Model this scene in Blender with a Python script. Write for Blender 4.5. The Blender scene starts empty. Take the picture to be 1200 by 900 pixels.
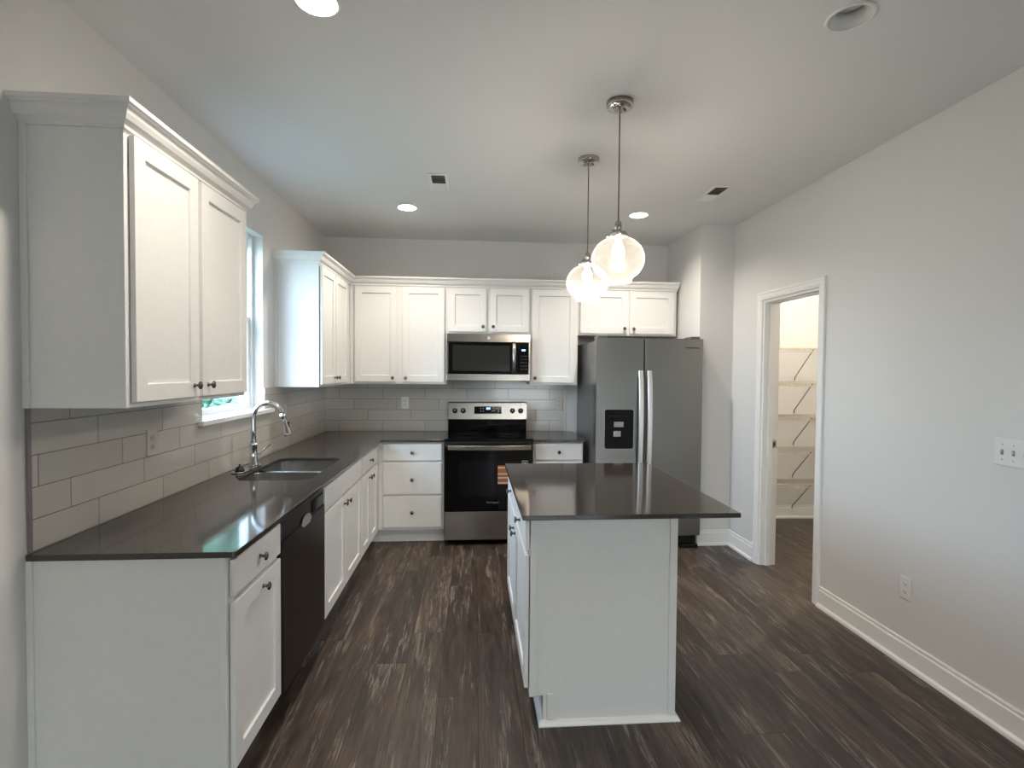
import bpy, bmesh, math, random
from mathutils import Vector, Matrix
random.seed(7)
C = bpy.context.scene.collection
S = 0.0254                                   # everything below is measured in inches
PI = math.pi

# ------------------------------------------------------------------ camera
cam = bpy.data.cameras.new('camera'); cam.sensor_width = 36.0
cam.lens = 36.0 * 606.22 / 1200.0; cam.clip_start = 0.02; cam.clip_end = 500
co = bpy.data.objects.new('camera', cam); C.objects.link(co)
_y, _p, _r = math.radians(4.28), math.radians(-1.51), math.radians(0.48)
fw = Vector((math.sin(_y)*math.cos(_p), math.cos(_y)*math.cos(_p), math.sin(_p)))
rt = Vector((math.cos(_y), -math.sin(_y), 0)); up = rt.cross(fw)
r2 = rt*math.cos(_r) + up*math.sin(_r); u2 = -rt*math.sin(_r) + up*math.cos(_r)
m3 = Matrix((r2, u2, -fw)).transposed()
co.matrix_world = Matrix.Translation(Vector((55.55, -198.93, 58.7))*S) @ m3.to_4x4()
bpy.context.scene.camera = co
vs = bpy.context.scene.view_settings
vs.view_transform = 'Standard'; vs.look = 'None'; vs.gamma = 1.0; vs.use_curve_mapping = False
vs.exposure = 0.85

# ------------------------------------------------------------------ daylight
SKY_STRENGTH = 2.85
CAN_POWER = 11.0
PENDANT_POWER = 4.6
PANTRY_POWER = 32.0
WARM = (1.0, 0.90, 0.785)
w = bpy.data.worlds.new('sky'); bpy.context.scene.world = w; w.use_nodes = True
nt = w.node_tree; nt.nodes.clear()
out = nt.nodes.new('ShaderNodeOutputWorld'); bg = nt.nodes.new('ShaderNodeBackground')
sky = nt.nodes.new('ShaderNodeTexSky'); sky.sky_type = 'NISHITA'; sky.sun_disc = False
sky.sun_elevation = math.radians(38); sky.sun_rotation = math.radians(100); sky.air_density = 1.2
ovc = nt.nodes.new('ShaderNodeMix'); ovc.data_type = 'RGBA'; ovc.inputs[0].default_value = .8      # thin high cloud over the clear sky
ovc.inputs[7].default_value = (3.3, 3.9, 4.7, 1); nt.links.new(sky.outputs[0], ovc.inputs[6]); nt.links.new(ovc.outputs[2], bg.inputs[0]); nt.links.new(bg.outputs[0], out.inputs[0])
bg.inputs[1].default_value = SKY_STRENGTH

def lamp(name, kind, loc, power, color, parent=None, **kw):
    l = bpy.data.lights.new(name, kind); l.energy = power; l.color = color
    for k, v in kw.items(): setattr(l, k, v)
    o = bpy.data.objects.new(name, l); C.objects.link(o)
    o.location = Vector(loc)*S
    if parent: o.parent = parent; o.location = Vector(loc)*S - wloc(parent)
    return o
def portal(name, loc, rot, sx, sy):
    o = lamp(name, 'AREA', loc, 1, (1, 1, 1), shape='RECTANGLE', size=sx*S, size_y=sy*S)
    o.rotation_euler = rot; o.data.cycles.is_portal = True
    return o
sun = lamp('sun', 'SUN', (400, 0, 400), 5.0, (1.0, 0.95, 0.88), angle=0.01)
sun.rotation_euler = (0, math.radians(50), math.radians(10))     # over the roof, from the far side of the house

# ------------------------------------------------------------------ helpers
def wloc(o):
    v = Vector((0, 0, 0))
    while o: v = v + o.location; o = o.parent
    return v
class MB:
    def __init__(s): s.v = []; s.f = []; s.sm = []
    def add(s, vs_, fs, smooth=False):
        b = len(s.v); s.v += [tuple(p) for p in vs_]
        s.f += [tuple(i+b for i in f) for f in fs]; s.sm += [smooth]*len(fs); return s
    def box(s, x0, x1, y0, y1, z0, z1):
        return s.add([(x0,y0,z0),(x1,y0,z0),(x1,y1,z0),(x0,y1,z0),(x0,y0,z1),(x1,y0,z1),(x1,y1,z1),(x0,y1,z1)],
                     [(0,3,2,1),(4,5,6,7),(0,1,5,4),(1,2,6,5),(2,3,7,6),(3,0,4,7)])
    def prism(s, poly, axis, a0, a1, smooth=False):
        """poly: 2-D outline in the two other axes (x,y,z order); extruded along axis"""
        def P(p, a):
            q = list(p); q.insert(axis, a); return q
        n = len(poly); b = [P(p, a0) for p in poly] + [P(p, a1) for p in poly]
        s.add(b, [tuple(range(n)), tuple(range(2*n-1, n-1, -1))])
        k = len(s.v) - 2*n
        s.f += [(k+i, k+(i+1) % n, k+n+(i+1) % n, k+n+i) for i in range(n)]; s.sm += [smooth]*n
        return s
    def fbox(s, F, u0, u1, v0, v1, w0, w1):
        m = F
        pts = [m(u, v, w_) for w_ in (w0, w1) for (u, v) in ((u0,v0),(u1,v0),(u1,v1),(u0,v1))]
        return s.add(pts, [(0,3,2,1),(4,5,6,7),(0,1,5,4),(1,2,6,5),(2,3,7,6),(3,0,4,7)])
    def lathe(s, prof, center, axis=(0,0,1), n=24, smooth=True):
        """prof: (height along axis, radius)"""
        A = Vector(axis).normalized(); X = A.orthogonal().normalized(); Y = A.cross(X); c = Vector(center)
        V = []; Fc = []
        for h, r in prof:
            for i in range(n):
                t = 2*PI*i/n; V.append(c + A*h + (X*math.cos(t)+Y*math.sin(t))*max(r, 1e-4))
        for k in range(len(prof)-1):
            for i in range(n):
                j = (i+1) % n; Fc.append((k*n+i, k*n+j, (k+1)*n+j, (k+1)*n+i))
        s.add(V, Fc, smooth)
        b = len(s.v)-len(V)
        for k, rev in ((0, True), (len(prof)-1, False)) if prof[0] != prof[-1] else ():
            if prof[k][1] > 1e-3:
                ids = [b+k*n+i for i in range(n)]
                s.f.append(tuple(reversed(ids)) if rev else tuple(ids)); s.sm.append(False)
        return s
    def tube(s, pts, r, n=12, smooth=True):
        pts = [Vector(p) for p in pts]; rs = r if isinstance(r, (list, tuple)) else [r]*len(pts)
        V = []; Fc = []; prev = None
        for i, p in enumerate(pts):
            t = (pts[min(i+1, len(pts)-1)] - pts[max(i-1, 0)]).normalized()
            if prev is None: X = t.orthogonal().normalized()
            else: X = (prev - t*prev.dot(t)).normalized()
            prev = X; Y = t.cross(X)
            for k in range(n):
                a = 2*PI*k/n; V.append(p + (X*math.cos(a)+Y*math.sin(a))*rs[i])
        for i in range(len(pts)-1):
            for k in range(n):
                j = (k+1) % n; Fc.append((i*n+k, i*n+j, (i+1)*n+j, (i+1)*n+k))
        s.add(V, Fc, smooth); b = len(s.v)-len(V)
        s.f += [tuple(b+k for k in reversed(range(n))), tuple(b+(len(pts)-1)*n+k for k in range(n))]; s.sm += [False]*2
        return s
    def sweep(s, path, normals, B, prof, closed=False):
        """path: points; normals: one outward vector per leg; profile (a outward, b along B), mitred"""
        B = Vector(B); n = len(path); V = []; Fc = []; k = len(prof)
        for i, p in enumerate(path):
            if i == 0: m = Vector(normals[0])
            elif i == n-1: m = Vector(normals[-1])
            else:
                a, b = Vector(normals[i-1]), Vector(normals[i]); m = (a+b)/(1+a.dot(b))
            for (pa, pb) in prof: V.append(Vector(p) + m*pa + B*pb)
        for i in range(n-1):
            for j in range(k):
                l = (j+1) % k; Fc.append((i*k+j, i*k+l, (i+1)*k+l, (i+1)*k+j))
        Fc.append(tuple(reversed(range(k)))); Fc.append(tuple((n-1)*k+j for j in range(k)))
        return s.add(V, Fc)
    def build(s, name, mat, parent=None, bevel=0.0, seg=2, fix=True):
        me = bpy.data.meshes.new(name); off = wloc(parent) if parent else Vector((0, 0, 0))
        me.from_pydata([tuple(Vector(p)*S - off) for p in s.v], [], s.f); me.validate()
        for i, p in enumerate(me.polygons): p.use_smooth = s.sm[i] if i < len(s.sm) else False
        if fix:
            bm = bmesh.new(); bm.from_mesh(me); bmesh.ops.recalc_face_normals(bm, faces=bm.faces); bm.to_mesh(me); bm.free()
        me.materials.append(mat)
        o = bpy.data.objects.new(name, me); C.objects.link(o); o.parent = parent
        if bevel:
            md = o.modifiers.new('edge', 'BEVEL'); md.width = bevel*S; md.segments = seg
            md.limit_method = 'ANGLE'; md.angle_limit = math.radians(35)
        return o
def tag(o, label, cat, group=None, kind=None):
    o['label'] = label; o['category'] = cat
    if group: o['group'] = group
    if kind: o['kind'] = kind
    return o
def thing(name, loc, label, cat, group=None):
    o = bpy.data.objects.new(name, None); C.objects.link(o); o.location = Vector(loc)*S; o.empty_display_size = .05
    return tag(o, label, cat, group)
def struct(o): o['kind'] = 'structure'; return o
def dup(root, dloc, label):
    def cp(o, par):
        c = o.copy(); C.objects.link(c)
        if par: c.parent = par
        for ch in list(o.children): cp(ch, c)
        return c
    r = cp(root, None); r.location = root.location + Vector(dloc)*S; r['label'] = label
    return r
def frame(O, U, V, N):
    O, U, V, N = map(Vector, (O, U, V, N))
    return lambda u, v, w_: O + U*u + V*v + N*w_

# ------------------------------------------------------------------ materials
MATS = {}
def mat(name, col, rough=.5, metal=0., spec=.5, bump=None, emit=None, coat=0., var=None, aniso=None):
    if name in MATS: return MATS[name]
    m = bpy.data.materials.new(name); m.use_nodes = True; t = m.node_tree; b = t.nodes['Principled BSDF']
    b.inputs['Base Color'].default_value = (*col, 1); b.inputs['Roughness'].default_value = rough
    b.inputs['Metallic'].default_value = metal; b.inputs['Specular IOR Level'].default_value = spec
    b.inputs['Coat Weight'].default_value = coat
    if emit: b.inputs['Emission Color'].default_value = (*emit[0], 1); b.inputs['Emission Strength'].default_value = emit[1]
    if bump or var:
        tc = t.nodes.new('ShaderNodeTexCoord'); mp = t.nodes.new('ShaderNodeMapping')
        t.links.new(tc.outputs['Object'], mp.inputs[0])
        if aniso: mp.inputs['Scale'].default_value = aniso
        n = t.nodes.new('ShaderNodeTexNoise'); t.links.new(mp.outputs[0], n.inputs['Vector'])
        n.inputs['Scale'].default_value = (bump or var)[0]; n.inputs['Detail'].default_value = 4
        if bump:
            bp = t.nodes.new('ShaderNodeBump'); bp.inputs['Strength'].default_value = bump[1]; bp.inputs['Distance'].default_value = .002
            t.links.new(n.outputs[0], bp.inputs['Height']); t.links.new(bp.outputs[0], b.inputs['Normal'])
        if var:
            n2 = t.nodes.new('ShaderNodeTexNoise'); n2.inputs['Scale'].default_value = var[0]; n2.inputs['Detail'].default_value = 3
            t.links.new(mp.outputs[0], n2.inputs['Vector'])
            r = t.nodes.new('ShaderNodeValToRGB'); t.links.new(n2.outputs[0], r.inputs[0])
            r.color_ramp.elements[0].position = .35; r.color_ramp.elements[1].position = .65
            r.color_ramp.elements[0].color = (*[c*(1-var[1]) for c in col], 1); r.color_ramp.elements[1].color = (*[min(1, c*(1+var[1])) for c in col], 1)
            t.links.new(r.outputs[0], b.inputs['Base Color'])
    MATS[name] = m; return m
WALL = mat('wall_paint', (.67, .665, .65), .75, bump=(260, .12))
CEIL = mat('ceiling_paint', (.70, .70, .69), .85, bump=(220, .15))
TRIMW = mat('white_trim_paint', (.80, .795, .78), .38)
CAB = mat('white_cabinet_paint', (.76, .755, .735), .38, var=(30, .012))
CABIN = mat('cabinet_interior', (.55, .54, .5), .6)
STEEL = mat('stainless_steel', (.40, .38, .35), .27, 1., bump=(60, .06), aniso=(1, 1, 40))
STEELH = mat('stainless_steel_across', (.36, .335, .30), .24, 1., bump=(60, .06), aniso=(40, 1, 1))
FRIDGE = mat('grey_steel', (.235, .233, .225), .36, 1., bump=(60, .05), aniso=(1, 1, 40))
FRSIDE = mat('grey_painted_metal', (.13, .125, .12), .30, .2, bump=(500, .15))
BLSTEEL = mat('black_stainless', (.018, .013, .012), .3, .4)
BLACK = mat('black_plastic', (.008, .008, .008), .25)
GLASSB = mat('black_glass', (.003, .003, .003), .07, spec=.3)
MWGLASS = mat('smoked_microwave_glass', (.018, .018, .016), .12)
CHROME = mat('chrome', (.62, .62, .63), .09, 1.)
NICKEL = mat('brushed_nickel', (.50, .47, .43), .25, 1.)
KNOB = mat('dark_satin_nickel', (.16, .15, .145), .22, 1.)
PLASTIC = mat('white_plastic', (.74, .73, .71), .35)
SLOT = mat('dark_slot', (.03, .03, .03), .6)
GAP = mat('toe_kick_board', (.70, .69, .67), .5)  # plain off-white board for the toe kicks
COPPER = mat('brown_patch', (.34, .13, .055), .4)
CREAM = mat('cream_patch', (.78, .62, .45), .4)
WIRE = mat('white_coated_wire', (.60, .55, .47), .4)
BRACE = mat('grey_brace_metal', (.24, .21, .18), .45)
SINK = mat('brushed_sink_steel', (.50, .50, .49), .22, 1., bump=(80, .04), aniso=(1, 40, 1))
DIGIT = mat('blue_display_digits', (.02, .05, .2), .4, emit=((.15, .35, 1.), 4))
WHITEINK = mat('pale_print', (.6, .6, .6), .4)
GREYINK = mat('dark_grey_print', (.06, .06, .06), .3)
LENS = mat('lit_diffuser', (.9, .9, .9), .5, emit=((1., .93, .82), 14))
LENSOFF = mat('unlit_diffuser', (.55, .56, .56), .4)
BULB = mat('lit_bulb', (.9, .9, .9), .5, emit=((1., .88, .70), 40))
RIMTRIM = mat('tile_edge_metal', (.32, .28, .28), .3, .7)
VINYL = mat('white_vinyl', (.80, .82, .82), .3)
LAWN = mat('lawn_grass', (.075, .115, .08), .9, var=(1.5, .5))
LEAF = mat('tree_leaves', (.045, .095, .060), .8, var=(6, .6))
BARK = mat('tree_bark', (.10, .07, .05), .9)

def counter_mat():
    m = bpy.data.materials.new('dark_quartz'); m.use_nodes = True; t = m.node_tree; b = t.nodes['Principled BSDF']
    tc = t.nodes.new('ShaderNodeTexCoord'); n = t.nodes.new('ShaderNodeTexNoise'); n.inputs['Scale'].default_value = 420; n.inputs['Detail'].default_value = 3
    t.links.new(tc.outputs['Object'], n.inputs[0]); r = t.nodes.new('ShaderNodeValToRGB'); t.links.new(n.outputs[0], r.inputs[0])
    e = r.color_ramp.elements; e[0].position = .35; e[0].color = (.022, .0185, .016, 1); e[1].position = .74; e[1].color = (.080, .068, .058, 1)
    t.links.new(r.outputs[0], b.inputs['Base Color']); b.inputs['Roughness'].default_value = .08; b.inputs['Specular IOR Level'].default_value = .62
    return m
QUARTZ = counter_mat()

def mathn(t, op, a, b=None, c=None):
    n = t.nodes.new('ShaderNodeMath'); n.operation = op
    for i, x in enumerate((a, b, c)):
        if x is None: continue
        if isinstance(x, (int, float)): n.inputs[i].default_value = x
        else: t.links.new(x, n.inputs[i])
    return n.outputs[0]
def tile_mat(name, axis, s0):
    """4 x 16 inch glossy wall tile in a third offset, thin grout"""
    m = bpy.data.materials.new(name); m.use_nodes = True; t = m.node_tree; b = t.nodes['Principled BSDF']
    tc = t.nodes.new('ShaderNodeTexCoord'); sp = t.nodes.new('ShaderNodeSeparateXYZ'); t.links.new(tc.outputs['Object'], sp.inputs[0])
    a = mathn(t, 'DIVIDE', sp.outputs[axis], S); z = mathn(t, 'DIVIDE', mathn(t, 'SUBTRACT', mathn(t, 'DIVIDE', sp.outputs[2], S), 35.32), 4.06)
    row = mathn(t, 'FLOOR', z); zf = mathn(t, 'FRACT', z)
    u = mathn(t, 'DIVIDE', mathn(t, 'ADD', mathn(t, 'SUBTRACT', a, s0), mathn(t, 'MULTIPLY', row, 5.3)), 15.9)
    uf = mathn(t, 'FRACT', u); uid = mathn(t, 'FLOOR', u)
    def edge(f, size, g):
        d = mathn(t, 'MULTIPLY', mathn(t, 'MINIMUM', f, mathn(t, 'SUBTRACT', 1., f)), size)
        mr = t.nodes.new('ShaderNodeMapRange'); t.links.new(d, mr.inputs[0]); mr.inputs[1].default_value = g*.5; mr.inputs[2].default_value = g
        return mr.outputs[0]
    tile = mathn(t, 'MINIMUM', edge(uf, 15.9, .10), edge(zf, 4.06, .09))
    cv = t.nodes.new('ShaderNodeCombineXYZ'); t.links.new(row, cv.inputs[0]); t.links.new(uid, cv.inputs[1])
    wn = t.nodes.new('ShaderNodeTexWhiteNoise'); wn.noise_dimensions = '2D'; t.links.new(cv.outputs[0], wn.inputs['Vector'])
    r = t.nodes.new('ShaderNodeMix'); r.data_type = 'RGBA'; t.links.new(wn.outputs['Value'], r.inputs[0])
    r.inputs[6].default_value = (.47, .45, .405, 1); r.inputs[7].default_value = (.52, .495, .45, 1)
    g = t.nodes.new('ShaderNodeMix'); g.data_type = 'RGBA'; t.links.new(tile, g.inputs[0]); g.inputs[6].default_value = (.20, .175, .155, 1)
    t.links.new(r.outputs[2], g.inputs[7]); t.links.new(g.outputs[2], b.inputs['Base Color'])
    rr = mathn(t, 'SUBTRACT', .75, mathn(t, 'MULTIPLY', tile, .61)); t.links.new(rr, b.inputs['Roughness'])
    n = t.nodes.new('ShaderNodeTexNoise'); n.inputs['Scale'].default_value = 14; n.inputs['Detail'].default_value = 2; t.links.new(tc.outputs['Object'], n.inputs[0])
    h = mathn(t, 'ADD', tile, mathn(t, 'MULTIPLY', n.outputs[0], .6))
    bp = t.nodes.new('ShaderNodeBump'); bp.inputs['Strength'].default_value = .35; bp.inputs['Distance'].default_value = .0012
    t.links.new(h, bp.inputs['Height']); t.links.new(bp.outputs[0], b.inputs['Normal'])
    return m
TILEX = tile_mat('wall_tile_back', 0, 21.35); TILEY = tile_mat('wall_tile_left', 1, -118.5)

def floor_mat():
    m = bpy.data.materials.new('dark_plank_floor'); m.use_nodes = True; t = m.node_tree; b = t.nodes['Principled BSDF']
    tc = t.nodes.new('ShaderNodeTexCoord'); sp = t.nodes.new('ShaderNodeSeparateXYZ'); t.links.new(tc.outputs['Object'], sp.inputs[0])
    x = mathn(t, 'DIVIDE', sp.outputs[0], 7.1*S); col = mathn(t, 'FLOOR', x); xf = mathn(t, 'FRACT', x)
    w1 = t.nodes.new('ShaderNodeTexWhiteNoise'); w1.noise_dimensions = '1D'; t.links.new(col, w1.inputs['W'])
    y = mathn(t, 'ADD', mathn(t, 'DIVIDE', sp.outputs[1], 48*S), mathn(t, 'MULTIPLY', w1.outputs['Value'], 7.3))
    yi = mathn(t, 'FLOOR', y); yf = mathn(t, 'FRACT', y)
    cv = t.nodes.new('ShaderNodeCombineXYZ'); t.links.new(col, cv.inputs[0]); t.links.new(yi, cv.inputs[1])
    w2 = t.nodes.new('ShaderNodeTexWhiteNoise'); w2.noise_dimensions = '2D'; t.links.new(cv.outputs[0], w2.inputs['Vector'])
    # per-plank shifted, stretched coordinates
    def coords(sx, sy, k):
        c = t.nodes.new('ShaderNodeCombineXYZ')
        t.links.new(mathn(t, 'MULTIPLY', sp.outputs[0], sx), c.inputs[0])
        t.links.new(mathn(t, 'ADD', mathn(t, 'MULTIPLY', sp.outputs[1], sy), mathn(t, 'MULTIPLY', w2.outputs['Value'], k)), c.inputs[1])
        t.links.new(mathn(t, 'MULTIPLY', w2.outputs['Value'], 31.), c.inputs[2])
        return c.outputs[0]
    def noise(vec, scale, det, rough=.6, dist=0.):
        n = t.nodes.new('ShaderNodeTexNoise'); t.links.new(vec, n.inputs['Vector']); n.inputs['Scale'].default_value = scale
        n.inputs['Detail'].default_value = det; n.inputs['Roughness'].default_value = rough; n.inputs['Distortion'].default_value = dist
        return n.outputs[0]
    def ramp(v, *st):
        r = t.nodes.new('ShaderNodeValToRGB'); t.links.new(v, r.inputs[0]); e = r.color_ramp.elements
        while len(e) < len(st): e.new(.5)
        for i, (p, c) in enumerate(st): e[i].position = p; e[i].color = (*c, 1)
        return r.outputs[0]
    def mix(kind, fac, a, b_):
        n = t.nodes.new('ShaderNodeMix'); n.data_type = 'RGBA'; n.blend_type = kind
        for i, q in ((0, fac), (6, a), (7, b_)):
            if isinstance(q, (int, float)): n.inputs[i].default_value = q
            elif isinstance(q, tuple): n.inputs[i].default_value = (*q, 1)
            else: t.links.new(q, n.inputs[i])
        return n.outputs[2]
    base = ramp(w2.outputs['Value'], (0., (.032, .020, .0145)), (.35, (.058, .040, .029)), (.6, (.042, .032, .026)), (1., (.080, .058, .043)))
    broad = noise(coords(15, 1.5, 9.), 1.0, 6, .66, 1.6)
    c1 = mix('MULTIPLY', 1., base, ramp(broad, (.34, (.42, .39, .37)), (.5, (.95, .95, .95)), (.66, (1.75, 1.66, 1.58))))
    fine = noise(coords(110, 4.5, 17.), 1.0, 6, .7, .3)
    c2 = mix('MULTIPLY', .8, c1, ramp(fine, (.3, (.55, .53, .52)), (.65, (1.35, 1.33, 1.3))))
    # pale worn streaks
    st = noise(coords(60, 3.4, 23.), 1.0, 7, .70, 1.6); zone = noise(coords(16, 1.7, 5.), 1.0, 2)
    sf = mathn(t, 'MULTIPLY', ramp(st, (.49, (0, 0, 0)), (.58, (1, 1, 1))), ramp(zone, (.52, (0, 0, 0)), (.60, (1, 1, 1))))
    c3 = mix('MIX', mathn(t, 'MULTIPLY', sf, .62), c2, (.30, .25, .22))
    dk = noise(coords(70, 6., 41.), 1.0, 5, .65, 2.0)
    c3 = mix('MIX', mathn(t, 'MULTIPLY', ramp(dk, (.57, (0, 0, 0)), (.66, (1, 1, 1))), .6), c3, (.014, .010, .009))
    ex = mathn(t, 'MULTIPLY', mathn(t, 'MINIMUM', xf, mathn(t, 'SUBTRACT', 1., xf)), 7.1)
    ey = mathn(t, 'MULTIPLY', mathn(t, 'MINIMUM', yf, mathn(t, 'SUBTRACT', 1., yf)), 48.)
    e = mathn(t, 'MINIMUM', ex, ey); mr = t.nodes.new('ShaderNodeMapRange'); t.links.new(e, mr.inputs[0]); mr.inputs[1].default_value = .02; mr.inputs[2].default_value = .09
    c4 = mix('MIX', mr.outputs[0], (.016, .011, .009), c3)
    t.links.new(c4, b.inputs['Base Color'])
    t.links.new(mathn(t, 'ADD', .34, mathn(t, 'MULTIPLY', fine, .16)), b.inputs['Roughness'])
    bp = t.nodes.new('ShaderNodeBump'); bp.inputs['Strength'].default_value = .3; bp.inputs['Distance'].default_value = .0008
    t.links.new(mathn(t, 'ADD', mr.outputs[0], mathn(t, 'MULTIPLY', fine, .5)), bp.inputs['Height']); t.links.new(bp.outputs[0], b.inputs['Normal'])
    return m
FLOOR = floor_mat()

def thin_glass(name, tint=(1, 1, 1), refl=1.45, seeds=False):
    m = bpy.data.materials.new(name); m.use_nodes = True; t = m.node_tree; t.nodes.clear()
    o = t.nodes.new('ShaderNodeOutputMaterial'); mx = t.nodes.new('ShaderNodeMixShader'); tr = t.nodes.new('ShaderNodeBsdfTransparent')
    gl = t.nodes.new('ShaderNodeBsdfGlossy'); lw = t.nodes.new('ShaderNodeLayerWeight'); lw.inputs[0].default_value = .5
    gl.inputs['Roughness'].default_value = .03; tr.inputs[0].default_value = (*tint, 1)
    t.links.new(mathn(t, 'ADD', mathn(t, 'MULTIPLY', mathn(t, 'POWER', lw.outputs['Facing'], 4.5), .85), .04), mx.inputs[0]); t.links.new(tr.outputs[0], mx.inputs[1]); t.links.new(gl.outputs[0], mx.inputs[2])
    last = mx.outputs[0]
    if seeds:
        tc = t.nodes.new('ShaderNodeTexCoord'); v = t.nodes.new('ShaderNodeTexVoronoi'); v.inputs['Scale'].default_value = 75; v.feature = 'DISTANCE_TO_EDGE'
        t.links.new(tc.outputs['Object'], v.inputs['Vector'])
        r = t.nodes.new('ShaderNodeValToRGB'); t.links.new(v.outputs['Distance'], r.inputs[0])
        r.color_ramp.elements[0].position = .0; r.color_ramp.elements[0].color = (.12, .12, .12, 1)
        r.color_ramp.elements[1].position = .10; r.color_ramp.elements[1].color = (.006, .006, .006, 1)
        tl = t.nodes.new('ShaderNodeBsdfTranslucent'); tl.inputs[0].default_value = (.95, .93, .88, 1)
        df = t.nodes.new('ShaderNodeBsdfDiffuse'); df.inputs[0].default_value = (.9, .88, .84, 1)
        ad = t.nodes.new('ShaderNodeMixShader'); t.links.new(tl.outputs[0], ad.inputs[1]); t.links.new(df.outputs[0], ad.inputs[2])
        bp = t.nodes.new('ShaderNodeBump'); bp.inputs['Strength'].default_value = .6; bp.inputs['Distance'].default_value = .002
        t.links.new(v.outputs['Distance'], bp.inputs['Height']); t.links.new(bp.outputs[0], gl.inputs['Normal'])
        m2 = t.nodes.new('ShaderNodeMixShader'); t.links.new(mathn(t, 'ADD', r.outputs[0], mathn(t, 'MULTIPLY', mathn(t, 'POWER', lw.outputs['Facing'], 5.), .25)), m2.inputs[0]); t.links.new(last, m2.inputs[1]); t.links.new(ad.outputs[0], m2.inputs[2])
        last = m2.outputs[0]
    t.links.new(last, o.inputs[0]); return m
PANE = thin_glass('window_pane_glass', (.90, .965, 1.0)); PANE2 = thin_glass('warm_tint_pane_glass', (.97, .94, .89)); GLOBE = thin_glass('seeded_globe_glass', seeds=True)  # rear pane tinted warm to take the blue out of its daylight

# ------------------------------------------------------------------ room shell
H = 107.9; XW = 142.83; XB = 131.2; YB = -30.0; YR = -330.0
WY0, WY1, WZ0, WZ1 = -89.1, -57.3, 46.9, 93.3            # kitchen window opening
DY0, DY1, DZ = -74.0, -48.2, 80.4                        # pantry doorway
struct(MB().box(-5.9, 215, YR, 0, -1, 0).build('floor', FLOOR))
def wall(name, boxes, m=WALL):
    b = MB()
    for q in boxes: b.box(*q)
    return struct(b.build(name, m))
wall('wall_left', [(-6, 0, YR, WY0, 0, H), (-6, 0, WY1, 0, 0, H), (-6, 0, WY0, WY1, 0, WZ0), (-6, 0, WY0, WY1, WZ1, H)])
wall('wall_back', [(-6, 215, 0, 6, 0, H)])
wall('wall_right', [(XW, XW+4.9, YR, DY0-.02, 0, H), (XW, XW+4.9, DY1+.02, 0, 0, H), (XW, XW+4.9, DY0-.02, DY1+.02, DZ, H)])
wall('wall_alcove', [(XB, XW, YB, 0, 0, H)])
wall('wall_rear', [(-6, 74, YR-6, YR, 0, H), (138, 153, YR-6, YR, 0, H), (74, 138, YR-6, YR, 48, H)])
wall('wall_pantry_right', [(209, 215, -96, 0, 0, H)])
wall('wall_pantry_front', [(XW+4.9, 215, -102, -96, 0, H)])
# ceiling with round openings for the recessed lights
CANS = [(34.3, -126.5, True, 'brightest ceiling downlight, near the top edge above the left counter'),
        (35.2, -38.6, True, 'lit round ceiling downlight in front of the corner cabinets, past the white air vent'),
        (107.1, -38.2, True, 'lit round ceiling downlight behind the glass pendants, before the refrigerator'),
        (107.2, -129.8, False, 'unlit round recessed ceiling downlight near the right wall, top of the room')]
def make_ceiling():
    bm = bmesh.new()
    def ring(pts):
        vv = [bm.verts.new(Vector(p)*S) for p in pts]; return [bm.edges.new((vv[i], vv[(i+1) % len(vv)])) for i in range(len(vv))]
    es = ring([(-6, YR-6, H), (215, YR-6, H), (215, 6, H), (-6, 6, H)])
    for (x, y, _, _) in CANS: es += ring([(x+2.7*math.cos(a*PI/16), y+2.7*math.sin(a*PI/16), H) for a in range(32)])
    bmesh.ops.triangle_fill(bm, edges=es, use_beauty=True)
    for f in bm.faces:
        if f.normal.z > 0: f.normal_flip()
    # unseen slab and rim added above the ceiling to block daylight
    b = MB().box(-6, 215, YR-6, 6, H+7, H+9)
    b.box(-6, -5, YR-6, 6, H+.01, H+7).box(214, 215, YR-6, 6, H+.01, H+7).box(-5, 214, YR-6, YR-5, H+.01, H+7).box(-5, 214, 5, 6, H+.01, H+7)
    vv = [bm.verts.new(Vector(p)*S) for p in b.v]
    for f in b.f: bm.faces.new([vv[i] for i in f])
    me = bpy.data.meshes.new('ceiling'); bm.to_mesh(me); bm.free(); me.materials.append(CEIL)
    o = bpy.data.objects.new('ceiling', me); C.objects.link(o); struct(o)
make_ceiling()

# baseboards
BB = [(0, 0), (0, 5.2), (.22, 5.2), (.34, 5.05), (.38, 4.75), (.30, 4.6), (.30, 4.45), (.46, 4.3), (.52, 4.1), (.52, 1.0), (.62, .92), (.95, .7), (1.05, .4), (1.05, 0)]
def base(name, path, normals):
    struct(MB().sweep(path, normals, (0, 0, 1), BB).build(name, TRIMW))
base('baseboard_right', [(XW, YR+1, 0), (XW, -76.4, 0)], [(-1, 0, 0)])
base('baseboard_corner', [(XW, -45.8, 0), (XW, YB, 0), (XB+.1, YB, 0)], [(-1, 0, 0), (0, -1, 0)])
base('baseboard_left', [(0, YR+1, 0), (0, -131.5, 0)], [(1, 0, 0)])
base('baseboard_pantry', [(XW+4.9, -.02, 0), (209, -.02, 0)], [(0, -1, 0)])
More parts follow.
